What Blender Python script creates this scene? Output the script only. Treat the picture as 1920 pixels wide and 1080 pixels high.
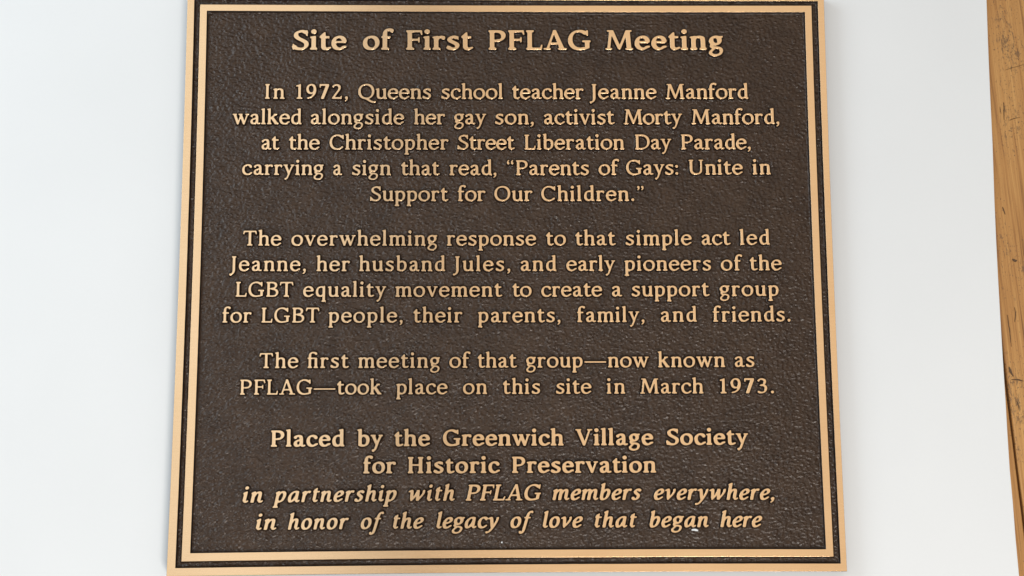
import bpy, bmesh, math, random
import numpy as np
from mathutils import Vector, Matrix, Euler, noise
from mathutils.geometry import tessellate_polygon

random.seed(7)
for o in list(bpy.data.objects): bpy.data.objects.remove(o)
S = bpy.context.scene
C = S.collection

# ---------------------------------------------------------------- camera, light, exposure
THICK = 0.011                                   # the plaque's thickness above the white board
CAM_LOC = Vector((-0.02018, -0.15689, 0.91065 + THICK))
CAM_ROT = Euler((0.16038249, -0.02385531, -0.00506231), 'XYZ')
cam_data = bpy.data.cameras.new('camera'); cam = bpy.data.objects.new('camera', cam_data); C.objects.link(cam)
cam_data.lens = 50; cam_data.sensor_width = 36; cam_data.clip_start = 0.05; cam_data.clip_end = 50
cam.location = CAM_LOC; cam.rotation_euler = CAM_ROT; S.camera = cam

W = bpy.data.worlds.new('World'); S.world = W; W.use_nodes = True
bg = W.node_tree.nodes['Background']; bg.inputs[0].default_value = (1.0, 0.972, 0.94, 1); bg.inputs[1].default_value = 0.315

def area(name, loc, target, sx, sy, power, col):
    d = bpy.data.lights.new(name, 'AREA'); d.shape = 'RECTANGLE'; d.size = sx; d.size_y = sy; d.energy = power; d.color = col
    o = bpy.data.objects.new(name, d); C.objects.link(o); o.location = loc
    o.rotation_euler = (Vector(target) - Vector(loc)).to_track_quat('-Z', 'Y').to_euler(); return o
area('overhead_panel', (0.55, 0.4, 2.25), (0.55, 0.4, 0), 1.30, 2.2, 5.2, (1.0, 0.88, 0.72))  # unseen warm panel, added overhead for the right-hand bronze to reflect
area('gleam_panel', (-0.52, 0.4, 2.27), (-0.52, 0.4, 0), 0.48, 2.2, 3.05, (0.90, 0.96, 1.0))  # added bright strip, sized so the pale gleam falls on the left lettering
area('bright_ceiling', (-1.25, 0.4, 2.25), (-1.25, 0.4, 0), 0.95, 2.2, 4.4, (0.82, 0.93, 1.0))
area('window_light', (-1.3, 0.55, 0.95), (0, 0, 0), 1.0, 0.8, 11.6, (0.80, 0.92, 1.0))
area('front_window', (0.35, -1.25, 1.2), (0, 0, 0), 0.52, 0.46, 16.6, (1.0, 0.95, 0.89))

S.view_settings.view_transform = 'Standard'; S.view_settings.look = 'None'; S.view_settings.exposure = 0; S.view_settings.gamma = 1
S.view_settings.use_curve_mapping = False
S.cycles.use_denoising = True
S.cycles.max_bounces = 6

# ---------------------------------------------------------------- measuring
_R = np.array(CAM_ROT.to_matrix()); _f = 50 / 36 * 1920
def on_plane(px, py, z):
    """the point at height z seen at a place of the photograph (1920 x 1080 grid)"""
    d = _R @ np.array([(px - 960) / _f, (540 - py) / _f, -1.0]); t = (z - CAM_LOC.z) / d[2]
    return np.array([CAM_LOC.x + d[0] * t, CAM_LOC.y + d[1] * t])
def on_plaque(px, py): return on_plane(px, py, THICK)

# ---------------------------------------------------------------- helpers
def mesh_obj(name, verts, faces, mats, parent=None, midx=None, smooth=None):
    me = bpy.data.meshes.new(name); me.from_pydata([tuple(v) for v in verts], [], faces)
    for m in mats: me.materials.append(m)
    if midx is not None: me.polygons.foreach_set('material_index', midx)
    if smooth is not None: me.polygons.foreach_set('use_smooth', smooth)
    me.update(); o = bpy.data.objects.new(name, me); C.objects.link(o)
    if parent: o.parent = parent
    return o
def tag(o, label=None, cat=None, kind=None):
    if label: o['label'] = label
    if cat: o['category'] = cat
    if kind: o['kind'] = kind
    return o

class Mat:
    def __init__(s, name):
        s.m = bpy.data.materials.new(name); s.m.use_nodes = True; s.t = s.m.node_tree; s.b = s.t.nodes['Principled BSDF']
    def n(s, typ, ins=None, **kw):
        nd = s.t.nodes.new(typ)
        for k, v in kw.items(): setattr(nd, k, v)
        for k, v in (ins or {}).items():
            if isinstance(v, bpy.types.NodeSocket): s.t.links.new(v, nd.inputs[k])
            else: nd.inputs[k].default_value = v
        return nd
    def set(s, **kw):
        for k, v in kw.items():
            k = k.replace('_', ' ')
            if isinstance(v, bpy.types.NodeSocket): s.t.links.new(v, s.b.inputs[k])
            else: s.b.inputs[k].default_value = v
    def ramp(s, fac, stops):
        r = s.n('ShaderNodeValToRGB', {0: fac}); e = r.color_ramp.elements
        while len(e) < len(stops): e.new(0.5)
        for el, (p, c) in zip(e, stops): el.position = p; el.color = (*c, 1) if len(c) == 3 else c
        return r.outputs[0]
    def pos(s, scale=(1, 1, 1), rz=0):
        tc = s.n('ShaderNodeTexCoord')
        return s.n('ShaderNodeMapping', {'Vector': tc.outputs['Object'], 'Scale': scale, 'Rotation': (0, 0, rz)}).outputs[0]
    def math(s, op, a, b): return s.n('ShaderNodeMath', {0: a, 1: b}, operation=op).outputs[0]

# sanded, lacquered bronze of the raised faces
M = Mat('satin_bronze')
br = M.n('ShaderNodeTexNoise', {'Vector': M.pos((35, 2600, 200)), 'Scale': 1.0, 'Detail': 3.0, 'Roughness': 0.6}).outputs[0]
cl = M.n('ShaderNodeTexNoise', {'Vector': M.pos((22, 22, 22)), 'Scale': 1.0, 'Detail': 3.0}).outputs[0]
mx = M.math('ADD', M.math('MULTIPLY', br, 0.6), M.math('MULTIPLY', cl, 0.4))
M.set(Base_Color=M.ramp(mx, [(0.3, (0.845, 0.560, 0.315)), (0.7, (0.93, 0.645, 0.385))]), Metallic=1.0,
      Roughness=M.n('ShaderNodeMapRange', {0: br, 3: 0.19, 4: 0.25}).outputs[0], Anisotropic=0.3,
      Tangent=M.n('ShaderNodeCombineXYZ', {0: 0.0, 1: 1.0, 2: 0.0}).outputs[0],
      Normal=M.n('ShaderNodeBump', {'Height': br, 'Strength': 0.17, 'Distance': 0.00006}).outputs[0])
BRONZE = M.m

# dark brown baked patina with the leathery grain of the casting
M = Mat('brown_patina')
p = M.pos((1, 1, 1))
wob = M.n('ShaderNodeTexNoise', {'Vector': p, 'Scale': 330.0, 'Detail': 2.0}).outputs[1]
wv = M.n('ShaderNodeVectorMath', {0: wob, 1: (0.0022, 0.0022, 0.0022)}, operation='MULTIPLY').outputs[0]
pv = M.n('ShaderNodeVectorMath', {0: p, 1: wv}, operation='ADD').outputs[0]
pm = M.n('ShaderNodeMapping', {'Vector': pv, 'Scale': (0.8, 1.15, 1)}).outputs[0]
vo = M.n('ShaderNodeTexVoronoi', {'Vector': pm, 'Scale': 420.0, 'Smoothness': 0.45}, feature='SMOOTH_F1').outputs['Distance']
ns = M.n('ShaderNodeTexNoise', {'Vector': pm, 'Scale': 620.0, 'Detail': 4.0, 'Roughness': 0.55}).outputs[0]
bi = M.n('ShaderNodeTexNoise', {'Vector': p, 'Scale': 60.0, 'Detail': 4.0, 'Roughness': 0.6}).outputs[0]
hgt = M.math('ADD', M.math('MULTIPLY', vo, -1.0), M.math('ADD', M.math('MULTIPLY', ns, 0.9), M.math('MULTIPLY', bi, 1.2)))
M.set(Base_Color=M.ramp(M.math('ADD', M.math('MULTIPLY', ns, 0.5), M.math('MULTIPLY', bi, 0.5)),
                        [(0.35, (0.029, 0.0148, 0.0078)), (0.65, (0.060, 0.0325, 0.0175))]),
      Roughness=0.22, Specular_IOR_Level=0.42,
      Normal=M.n('ShaderNodeBump', {'Height': hgt, 'Strength': 0.9, 'Distance': 0.00055}).outputs[0])
PATINA = M.m
M = Mat('shaded_side_patina')  # patina of the sides, with the dark outline shade put into its colour
ns = M.n('ShaderNodeTexNoise', {'Vector': M.pos(), 'Scale': 1400.0, 'Detail': 3.0}).outputs[0]
M.set(Base_Color=M.ramp(ns, [(0.3, (0.007, 0.004, 0.0035)), (0.7, (0.017, 0.010, 0.008))]), Roughness=0.42,
      Normal=M.n('ShaderNodeBump', {'Height': ns, 'Strength': 0.5, 'Distance': 0.0002}).outputs[0])
EDGE = M.m

M = Mat('white_card')
ns = M.n('ShaderNodeTexNoise', {'Vector': M.pos(), 'Scale': 500.0, 'Detail': 5.0, 'Roughness': 0.7}).outputs[0]
b2 = M.n('ShaderNodeTexNoise', {'Vector': M.pos(), 'Scale': 9.0, 'Detail': 3.0}).outputs[0]
M.set(Base_Color=M.ramp(M.math('ADD', M.math('MULTIPLY', ns, 0.3), M.math('MULTIPLY', b2, 0.7)), [(0.3, (0.825, 0.84, 0.85)), (0.7, (0.855, 0.87, 0.88))]),
      Roughness=0.55, Normal=M.n('ShaderNodeBump', {'Height': ns, 'Strength': 0.08, 'Distance': 0.0001}).outputs[0])
CARD = M.m

M = Mat('worn_oak')
def wood(M):
    g1 = M.n('ShaderNodeTexNoise', {'Vector': M.pos((430, 9, 60)), 'Scale': 1.0, 'Detail': 5.0, 'Roughness': 0.62, 'Distortion': 0.5}).outputs[0]
    g2 = M.n('ShaderNodeTexNoise', {'Vector': M.pos((1400, 30, 200)), 'Scale': 1.0, 'Detail': 3.0}).outputs[0]
    v = M.n('ShaderNodeTexNoise', {'Vector': M.pos((14, 5, 5)), 'Scale': 1.0, 'Detail': 2.0}).outputs[0]
    base = M.ramp(M.math('ADD', M.math('MULTIPLY', g1, 0.55), M.math('ADD', M.math('MULTIPLY', g2, 0.2), M.math('MULTIPLY', v, 0.25))),
                  [(0.37, (0.22, 0.095, 0.030)), (0.47, (0.46, 0.22, 0.068)), (0.64, (0.63, 0.34, 0.115))])
    # dents, pores and worn-through dark specks, bunched in patches
    qn = M.n('ShaderNodeTexNoise', {'Vector': M.pos((560, 190, 150)), 'Scale': 1.0, 'Detail': 6.0, 'Roughness': 0.72, 'Distortion': 0.6}).outputs[0]
    patch = M.n('ShaderNodeTexNoise', {'Vector': M.pos((46, 15, 10)), 'Scale': 1.0, 'Detail': 3.0}).outputs[0]
    sp2 = M.math('ADD', M.math('MULTIPLY', qn, 0.75), M.math('MULTIPLY', patch, 0.42))
    fac = M.n('ShaderNodeMapRange', {0: sp2, 1: 0.655, 2: 0.725, 3: 0.0, 4: 0.75}).outputs[0]
    pit = M.n('ShaderNodeTexNoise', {'Vector': M.pos((900, 520, 300)), 'Scale': 1.0, 'Detail': 2.0, 'Roughness': 0.5}).outputs[0]
    pit2 = M.math('ADD', M.math('MULTIPLY', pit, 0.75), M.math('MULTIPLY', patch, 0.30))
    fac2 = M.n('ShaderNodeMapRange', {0: pit2, 1: 0.635, 2: 0.68, 3: 0.0, 4: 0.75}).outputs[0]
    fac = M.math('MAXIMUM', fac, fac2)
    mix = M.n('ShaderNodeMix', {0: fac, 6: base, 7: (0.13, 0.075, 0.04, 1)}, data_type='RGBA').outputs[2]
    hh = M.math('SUBTRACT', M.math('MULTIPLY', g2, 0.4), fac)
    M.set(Base_Color=mix, Roughness=0.42, Normal=M.n('ShaderNodeBump', {'Height': hh, 'Strength': 0.5, 'Distance': 0.0003}).outputs[0])
wood(M); OAK = M.m
# ---------------------------------------------------------------- lettering: a low-contrast book serif, drawn from strokes
XH, CAP, ASC, DSC = 478, 680, 728, -232

def spline(pts, n=9, closed=False):
    P = [np.array(p, float) for p in pts]
    m = len(P); out = []
    rng = range(m) if closed else range(m - 1)
    for i in rng:
        p1, p2 = P[i], P[(i + 1) % m]
        p0 = P[(i - 1) % m] if (closed or i > 0) else 2 * p1 - p2
        p3 = P[(i + 2) % m] if (closed or i + 2 < m) else 2 * p2 - p1
        for k in range(n):
            u = k / n
            out.append(0.5 * ((2 * p1) + (p2 - p0) * u + (2 * p0 - 5 * p1 + 4 * p2 - p3) * u * u + (3 * p1 - p0 - 3 * p2 + p3) * u ** 3))
    out.append(P[0] if closed else P[-1])
    return np.array(out)

def ell(cx, cy, rx, ry, a0=0, a1=360, n=40, k=2.15):
    a = np.radians(np.linspace(a0, a1, n))
    c, s = np.cos(a), np.sin(a)
    return np.stack([cx + rx * np.sign(c) * abs(c) ** (2 / k), cy + ry * np.sign(s) * abs(s) ** (2 / k)], 1)

class Glyph:
    def __init__(g, bold, italic, dw=0.0):
        g.s = (70 if bold else 54) + dw; g.t = (66 if bold else 56) + dw * .8
        g.nib = ((73 if bold else 55) + dw, (37 if bold else 29) + dw * .6, math.radians(22))
        g.ps = []; g.ss = []; g.ds = []; g.slant = 0.20 if italic else 0.0; g.adv = 0
        g.e = 44 if bold else 46                                    # how far a serif stands out
    def poly(g, *p): g.ps.append(np.array(p, float))
    def rect(g, x0, y0, x1, y1): g.poly((x0, y0), (x1, y0), (x1, y1), (x0, y1))
    def stroke(g, pts, nib=None, raw=False, closed=False):
        P = np.array(pts, float) if raw else spline(pts, closed=closed)
        g.ss.append((P, nib or g.nib))
    def disc(g, x, y, r): g.ds.append((x, y, r))
    def stem(g, x, y0, y1): g.rect(x - g.s, y0, x + g.s, y1)
    def diag(g, x0, y0, x1, y1, w): g.poly((x0 - w, y0), (x0 + w, y0), (x1 + w, y1), (x1 - w, y1))
    def foot(g, x, y=0, l=None, r=None, up=1):                      # bracketed slab serif at the end of a stem
        l = g.s + g.e if l is None else l; r = g.s + g.e if r is None else r; t = g.t * up
        g.poly((x - l, y), (x + r, y), (x + r, y + t * .8), (x + g.s, y + t * 1.35), (x - g.s, y + t * 1.35), (x - l, y + t * .8))
    def flag(g, x, y, d=52):                                        # slanted head serif of a lowercase stem
        g.poly((x - g.s - d, y - 62), (x - g.s - d + 6, y - 24), (x + g.s, y + 8), (x + g.s, y - 110), (x - g.s, y - 110), (x - g.s, y - 82))

def bar(g, x0, x1, y, t=None):
    t = (t or g.t) / 2; g.rect(x0, y - t, x1, y + t)

# lowercase roman
def g_o(g, cx=262, rx=None):
    rx = rx or 252 - g.nib[0]; g.stroke(ell(cx, XH / 2, rx, XH / 2 + 10 - g.nib[1] * 1.12), raw=True); g.adv = 524
def arch(g, x, y0=0, w=285, foot=True):
    g.stroke([(x + 8, 345), (x + 70, 425), (x + 165, 448), (x + w - 22, 408), (x + w - 2, 320), (x + w - 1, 240)])
    g.stem(x + w, y0, 300)
    if foot: g.foot(x + w)
def g_n(g): g.stem(118, 0, XH - 40); g.flag(118, XH); g.foot(118); arch(g, 118); g.adv = 118 + 285 + g.s + 60
def g_h(g): g.stem(118, 0, ASC - 40); g.flag(118, ASC); g.foot(118); arch(g, 118); g.adv = 118 + 285 + g.s + 60
def g_m(g):
    g.stem(118, 0, XH - 40); g.flag(118, XH); g.foot(118); arch(g, 118, w=262); arch(g, 380, w=262); g.adv = 642 + g.s + 60
def g_u(g):
    g.stem(112, 150, XH - 30); g.flag(112, XH + 4); g.stem(400, 20, XH - 30); g.flag(400, XH + 4)
    g.stroke([(113, 220), (116, 120), (160, 45), (250, 28), (335, 60), (395, 140)]); g.foot(400, 0, g.s, g.s + 48); g.adv = 400 + g.s + 60
def g_i(g): g.stem(118, 0, XH - 40); g.flag(118, XH); g.foot(118); g.disc(120, 634, g.s + 17); g.adv = 250
def g_l(g): g.stem(118, 0, ASC - 40); g.flag(118, ASC); g.foot(118); g.adv = 246
def g_r(g):
    g.stem(118, 0, XH - 40); g.flag(118, XH); g.foot(118, 0, None, g.s + 66)
    g.stroke([(125, 330), (175, 410), (240, 446), (318, 436)]); g.disc(330, 412, g.s - 4); g.adv = 392
def g_t(g):
    g.stem(140, 120, XH); g.poly((140 - g.s, 420), (140 + g.s, 420), (140 + g.s, 605), (140 + g.s - 38, 612), (60, 500), (30, 470), (30, 425))
    bar(g, 30, 322, 440, g.t * 1.1); g.stroke([(142, 190), (144, 95), (185, 34), (255, 30), (318, 58)]); g.adv = 350
def g_f(g):
    g.stem(128, 0, 560); g.foot(128, 0, None, g.s + 66); g.stroke([(129, 500), (134, 610), (180, 690), (258, 706), (325, 684)])
    g.disc(330, 668, g.s - 3); bar(g, 22, 300, 440, g.t * 1.05); g.adv = 330
def g_fi(g):                                                        # the joined fi of "first"
    g.stem(128, 0, 560); g.foot(128); g.stroke([(129, 500), (134, 610), (190, 690), (300, 700), (388, 672)])
    g.disc(392, 652, g.s + 2); bar(g, 22, 385, 440, g.t); g.stem(392, 0, XH - 20); g.foot(392); g.adv = 510
def g_e(g):
    c = ell(245, XH / 2, 240 - g.nib[0] - 8, XH / 2 + 10 - g.nib[1] * 1.12, 8, 318, 40)
    g.stroke(c, raw=True); bar(g, 75, 420 + g.s * .35, 268, g.t * .95)
    g.stroke([(c[-1][0], c[-1][1]), (432, 104)], (g.nib[0] * .62, g.nib[1], .5)); g.adv = 474
def g_c(g):
    c = ell(252, XH / 2, 245 - g.nib[0] - 8, XH / 2 + 10 - g.nib[1] * 1.12, 48, 318, 40)
    g.stroke(c, raw=True); g.disc(384, 372, g.s + 2); g.stroke([(c[-1][0], c[-1][1]), (430, 100)], (g.nib[0] * .62, g.nib[1], .5)); g.adv = 452
def g_s(g):
    g.stroke([(315, 412), (255, 449), (185, 448), (112, 405), (118, 322), (205, 262), (300, 208), (340, 140), (300, 50), (210, 28), (130, 40), (68, 88)])
    g.poly((352, 340), (372, 345), (372, 470), (340, 470), (305, 440)); g.poly((36, 150), (58, 155), (110, 60), (60, 12), (40, 18)); g.adv = 415
def g_a(g):
    g.stroke([(98, 395), (145, 436), (225, 449), (300, 418), (328, 330), (328, 250)]); g.disc(98, 382, g.s - 2)
    g.stem(329, 100, 320); g.stroke([(331, 150), (345, 60), (385, 28), (448, 40)], (g.nib[0] * .7, g.nib[1], .4))
    g.stroke([(325, 282), (230, 262), (130, 215), (94, 130), (130, 45), (205, 30), (285, 75), (330, 150)]); g.adv = 478
def g_d(g):
    g.stem(395, 40, ASC - 40); g.flag(395, ASC); g.foot(395, 0, g.s * .6, g.s + 48)
    g.stroke([(390, 420), (330, 446), (245, 448), (145, 398), (95, 250), (125, 90), (220, 30), (310, 52), (392, 130)]); g.adv = 395 + g.s + 58
def g_b(g):
    g.stem(118, 30, ASC - 40); g.flag(118, ASC)
    g.stroke([(122, 350), (190, 425), (280, 448), (385, 390), (425, 250), (385, 90), (285, 30), (190, 30), (110, 62)]); g.adv = 500
def g_p(g):
    g.stem(118, DSC, XH - 40); g.flag(118, XH); g.foot(118, DSC)
    g.stroke([(122, 350), (190, 425), (280, 448), (385, 390), (425, 250), (385, 90), (290, 30), (205, 30), (122, 75)]); g.adv = 500
def g_q(g):
    g.stem(395, DSC, XH - 60); g.foot(395, DSC); g.poly((395 - g.s, 380), (395 + g.s, 380), (395 + g.s, XH + 20), (395 + g.s - 30, XH + 22), (395 - g.s, XH - 30))
    g.stroke([(390, 415), (330, 446), (245, 448), (145, 398), (95, 250), (125, 90), (220, 30), (310, 52), (392, 130)]); g.adv = 395 + g.s + 62
def g_g(g):
    b = g.nib[0]; thin = (b * .72, g.nib[1] * .95, g.nib[2])
    g.stroke(ell(218, 318, 195 - b, 170 - g.nib[1] * 1.1), raw=True); g.poly((300, 380), (440, 425), (452, 482), (330, 472))
    g.stroke([(128, 190), (92, 130), (130, 82), (250, 72), (350, 45), (394, -35), (345, -150), (210, -198), (85, -160), (64, -80), (120, -12), (190, 60)], thin)
    g.adv = 466
def g_k(g):
    g.stem(118, 0, ASC - 40); g.flag(118, ASC); g.foot(118)
    g.poly((150, 215), (150, 290), (340, 448), (420, 448), (405, 430), (250, 292)); g.poly((205, 240), (300, 320), (470, 60), (500, 0), (350, 0), (340, 40))
    g.rect(300, 424, 455, XH); g.foot(430, 0, 85, 90); g.adv = 525
def vee(g, x, top, w=205, bot=-8):
    s = g.s * 1.05; h = g.t * .56
    g.poly((x - w - s, top - 20), (x - w + s, top - 20), (x + g.s * .75, bot + 110), (x + g.s * .5, bot), (x - g.s * .6, bot))
    g.poly((x + w - h, top - 20), (x + w + h, top - 20), (x + g.s * .55, bot), (x - g.s * .35, bot))
def tops(g, x, y, l, r, t=None): t = t or g.t * .85; g.rect(x - l, y - t, x + r, y)
def g_v(g): vee(g, 250, XH, 160); tops(g, 90, XH, 90, 105); tops(g, 410, XH, 95, 78); g.adv = 488
def g_w(g):
    vee(g, 232, XH, 142); vee(g, 492, XH, 148); tops(g, 90, XH, 90, 100); tops(g, 352, XH, 95, 80); tops(g, 642, XH, 95, 75); g.adv = 720
def g_y(g):
    s = g.s * 1.05
    g.poly((105 - s, XH - 20), (105 + s, XH - 20), (275 + g.s * .5, 60), (255, -30), (235, 0))
    g.stroke([(410, XH - 45), (330, 260), (255, 60), (190, -120), (130, -182)], (g.nib[0] * .62, g.nib[1] * .95, .3)); g.disc(112, -182, g.s * .85)
    tops(g, 100, XH, 92, 105); tops(g, 410, XH, 92, 80); g.adv = 490
# punctuation and figures
def g_comma(g, x=110, y=52):
    r = g.s + 10; g.disc(x, y, r); g.stroke([(x + r * .45, y - 10), (x + 18, y - 90), (x - 45, y - 150)], (g.nib[0] * .5, g.nib[1] * .8, .3)); g.adv = x * 2 - 10
def g_period(g): g.disc(105, 52, g.s + 12); g.adv = 200
def g_colon(g): g.disc(115, 56, g.s + 10); g.disc(115, 385, g.s + 10); g.adv = 230
def quo(g, x, y, k):
    r = g.s; g.disc(x, y, r); g.stroke([(x + k * r * .5, y), (x + k * 25, y + (-k) * 70), (x - k * 20, y - k * 128)], (g.nib[0] * .48, g.nib[1] * .8, .3))
def g_lq(g): quo(g, 100, 545, -1); quo(g, 275, 545, -1); g.adv = 360
def g_rq(g): quo(g, 110, 640, 1); quo(g, 285, 640, 1); g.adv = 360
def g_dash(g): g.stroke([(50, 246), (960, 246)], (g.t * .5, g.t * .5, 0)); g.adv = 1010
def g_1(g):
    g.stem(190, 0, 640); g.poly((190 - g.s - 105, 570), (190 - g.s - 100, 615), (190 - g.s + 20, 650), (190 + g.s, 690), (190 + g.s, 560), (190 - g.s, 570)); g.foot(190, 0, g.s + 75, g.s + 75); g.adv = 380
def g_2(g):
    g.stroke([(100, 580), (165, 635), (250, 642), (340, 600), (370, 500), (330, 390), (230, 250), (110, 60)]); g.disc(98, 570, g.s - 8)
    g.rect(55, 0, 430, g.t * 1.35); g.poly((385, 0), (455, 0), (475, 140), (440, 140), (400, 60)); g.adv = 500
def g_3(g):
    g.stroke([(95, 585), (160, 635), (245, 642), (345, 590), (360, 490), (300, 400), (190, 362)]); g.disc(95, 575, g.s - 8)
    g.stroke([(190, 368), (320, 350), (392, 270), (385, 140), (300, 45), (180, 28), (95, 50)]); g.disc(92, 64, g.s - 8); g.adv = 490
def g_7(g):
    g.rect(60, CAP - g.t * 1.4, 445, CAP); g.rect(50, 520, 95, CAP); g.poly((330, CAP - 40), (450, CAP - 5), (455, CAP - 70), (235, 0), (105, 0)); g.adv = 480
def g_9(g):
    g.stroke(ell(248, 455, 208 - g.nib[0], 230 - g.nib[1] * 1.12), raw=True)
    g.stroke([(412, 470), (412, 330), (355, 180), (240, 75), (115, 38)]); g.adv = 500
# capitals
def cstem(g, x, y0=0, y1=CAP, f=1, h=1):
    g.stem(x, y0, y1)
    if f: g.foot(x, y0)
    if h: g.foot(x, y1, up=-1)
def g_I(g): cstem(g, 165); g.adv = 330
def g_H(g): cstem(g, 165); cstem(g, 555); bar(g, 165, 555, 345); g.adv = 720
def arm(g, x, y, dy): g.poly((x - 75, y), (x, y), (x + 22, y + dy), (x - 16, y + dy), (x - 45, y + dy * .45))
def g_F(g):
    cstem(g, 165, f=0); g.foot(165, 0, None, g.s + 70); g.rect(165, CAP - g.t * 1.05, 530, CAP); arm(g, 525, CAP, -165); bar(g, 165, 440, 348); g.rect(418, 258, 462, 440); g.adv = 545
def g_L(g):
    cstem(g, 165, f=0); g.foot(165); g.foot(165, CAP, None, g.s + 60, up=-1); g.rect(165, 0, 520, g.t * 1.1); arm(g, 525, 0, 180); g.adv = 570
def g_P(g):
    cstem(g, 165, f=0); g.foot(165, 0, None, g.s + 66)
    c = ell(320, 480, 255 - g.nib[0], 197 - g.nib[1] * 1.12, -92, 92, 24); g.stroke(c, raw=True)
    bar(g, 165, 330, CAP - g.t * .5 + 0); g.rect(165, 284, 330, 284 + g.t); g.adv = 596
def g_B(g):
    cstem(g, 165); g.stroke(ell(320, 517, 222 - g.nib[0], 163 - g.nib[1] * 1.12, -92, 92, 24), raw=True)
    g.stroke(ell(340, 188, 255 - g.nib[0], 190 - g.nib[1] * 1.12, -92, 92, 24), raw=True)
    g.rect(165, CAP - g.t, 330, CAP); g.rect(165, 348, 345, 348 + g.t * .85); g.rect(165, 0, 345, g.t); g.adv = 620
def g_D(g):
    cstem(g, 165); g.stroke(ell(325, 340, 390 - g.nib[0], 342 - g.nib[1] * 1.12, -91, 91, 34), raw=True)
    g.rect(165, CAP - g.t, 335, CAP); g.rect(165, 0, 335, g.t); g.adv = 750
def g_C(g):
    g.stroke(ell(365, 340, 330 - g.nib[0], 350 - g.nib[1] * 1.12, 44, 318, 50), raw=True)
    g.poly((600, CAP), (640, CAP), (640, 480), (600, 480), (560, 560), (565, 620)); g.poly((600, 90), (655, 110), (560, 40)); g.adv = 670
def g_G(g):
    g.stroke(ell(370, 340, 335 - g.nib[0], 350 - g.nib[1] * 1.12, 46, 292, 50), raw=True)
    g.poly((595, CAP), (638, CAP), (638, 485), (600, 485), (560, 560), (560, 620))
    g.stroke([(485, 30), (560, 48), (620, 78)], (g.nib[0] * .6, g.nib[1], .4)); g.stem(612, 50, 290); g.rect(460, 262, 715, 262 + g.t); g.adv = 735
def g_O(g): g.stroke(ell(375, 340, 345 - g.nib[0], 350 - g.nib[1] * 1.12, n=60), raw=True); g.adv = 750
def g_Q(g): g_O(g); g.stroke([(340, 25), (440, -30), (560, -110), (670, -150), (760, -140)], (g.nib[0] * .8, g.nib[1] * .95, .9)); g.adv = 760
def g_S(g):
    g.stroke([(435, 590), (360, 640), (260, 645), (150, 585), (135, 480), (205, 395), (330, 325), (435, 245), (440, 120), (345, 38), (220, 28), (125, 60), (75, 120)])
    g.poly((440, 480), (480, 480), (480, CAP), (445, CAP), (405, 620)); g.poly((35, 205), (72, 205), (110, 90), (60, 0), (35, 0)); g.adv = 530
def g_T(g):
    g.stem(315, 0, CAP); g.foot(315, 0, g.s + 66, g.s + 66); g.rect(45, CAP - g.t * 1.05, 585, CAP)
    g.poly((20, 520), (58, 520), (95, 625), (110, CAP), (42, CAP)); g.poly((610, 520), (572, 520), (535, 625), (520, CAP), (588, CAP)); g.adv = 630
def g_J(g):
    g.stem(190, 0, CAP); g.foot(190, CAP, up=-1); g.stroke([(189, 120), (186, -10), (140, -110), (55, -165)]); g.disc(38, -160, g.s * .9); g.adv = 330
def g_U(g):
    g.stem(150, 220, CAP); g.foot(150, CAP, up=-1); g.rect(590 - g.t * .6, 240, 590 + g.t * .6, CAP); tops(g, 590, CAP, 100, 95)
    g.stroke([(151, 300), (155, 160), (230, 55), (370, 28), (510, 60), (575, 150)]); g.stroke([(575, 150), (590, 260)], (g.t * .62, g.t * .5, 0)); g.adv = 720
def g_V(g): vee(g, 345, CAP, 225); tops(g, 115, CAP, 105, 125); tops(g, 580, CAP, 110, 95); g.adv = 680
def g_A(g):
    s = g.s * 1.08; h = g.t * .58; a = 360
    g.poly((a + 215 - s, 20), (a + 215 + s, 20), (a + 30, CAP + 8), (a - 62, CAP + 8), (a - 62, CAP - 25))
    g.poly((a - 228 - h, 20), (a - 228 + h, 20), (a + 5, CAP - 20), (a - 55, CAP - 20)); bar(g, a - 150, a + 130, 218)
    g.rect(a - 345, 0, a - 128, g.t * .9); g.rect(a + 85, 0, a + 352, g.t * .9); g.adv = 722
def g_M(g):
    h = g.t * .62; g.poly((120 - h, 20), (120 + h, 20), (190 + h, CAP - 10), (190 - h, CAP - 10)); g.poly((735 - g.s, 20), (735 + g.s, 20), (695 + g.s, CAP), (695 - g.s, CAP))
    g.poly((150, CAP), (262, CAP), (475, 90), (440, 15), (405, 15)); g.poly((640, CAP), (720, CAP), (472, 15), (420, 15), (430, 90))
    g.rect(75, CAP - g.t * .85, 230, CAP); g.rect(660, CAP - g.t * .85, 820, CAP); g.rect(20, 0, 225, g.t * .85); g.rect(735 - g.s - 50, 0, 735 + g.s + 55, g.t * .85); g.adv = 860
# italic lowercase (drawn upright, sheared afterwards)
def ihead(g, x, y): g.poly((x - g.s - 48, y - 95), (x - g.s - 20, y - 45), (x + g.s * .3, y), (x + g.s, y + 2), (x + g.s, y - 130), (x - g.s, y - 120))
def iexit(g, x): g.stroke([(x + 4, 120), (x + 25, 48), (x + 70, 30), (x + 120, 62)], (g.nib[0] * .66, g.nib[1], .6)); g.stem(x, 70, 150)
def i_i(g): g.stem(100, 60, XH - 60); ihead(g, 100, XH); iexit(g, 100); g.disc(98, 632, g.s + 10); g.adv = 232
def i_l(g): g.stem(100, 60, ASC - 60); ihead(g, 100, ASC); iexit(g, 100); g.adv = 232
def i_arch(g, x, w=240, last=True):
    g.stroke([(x + 10, 260), (x + 75, 385), (x + 160, 440), (x + w - 15, 410), (x + w + 2, 320), (x + w, 240)])
    g.stem(x + w, 70 if last else 0, 300)
    if last: iexit(g, x + w)
def i_n(g): g.stem(100, 0, XH - 60); ihead(g, 100, XH); i_arch(g, 100); g.adv = 470
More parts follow.
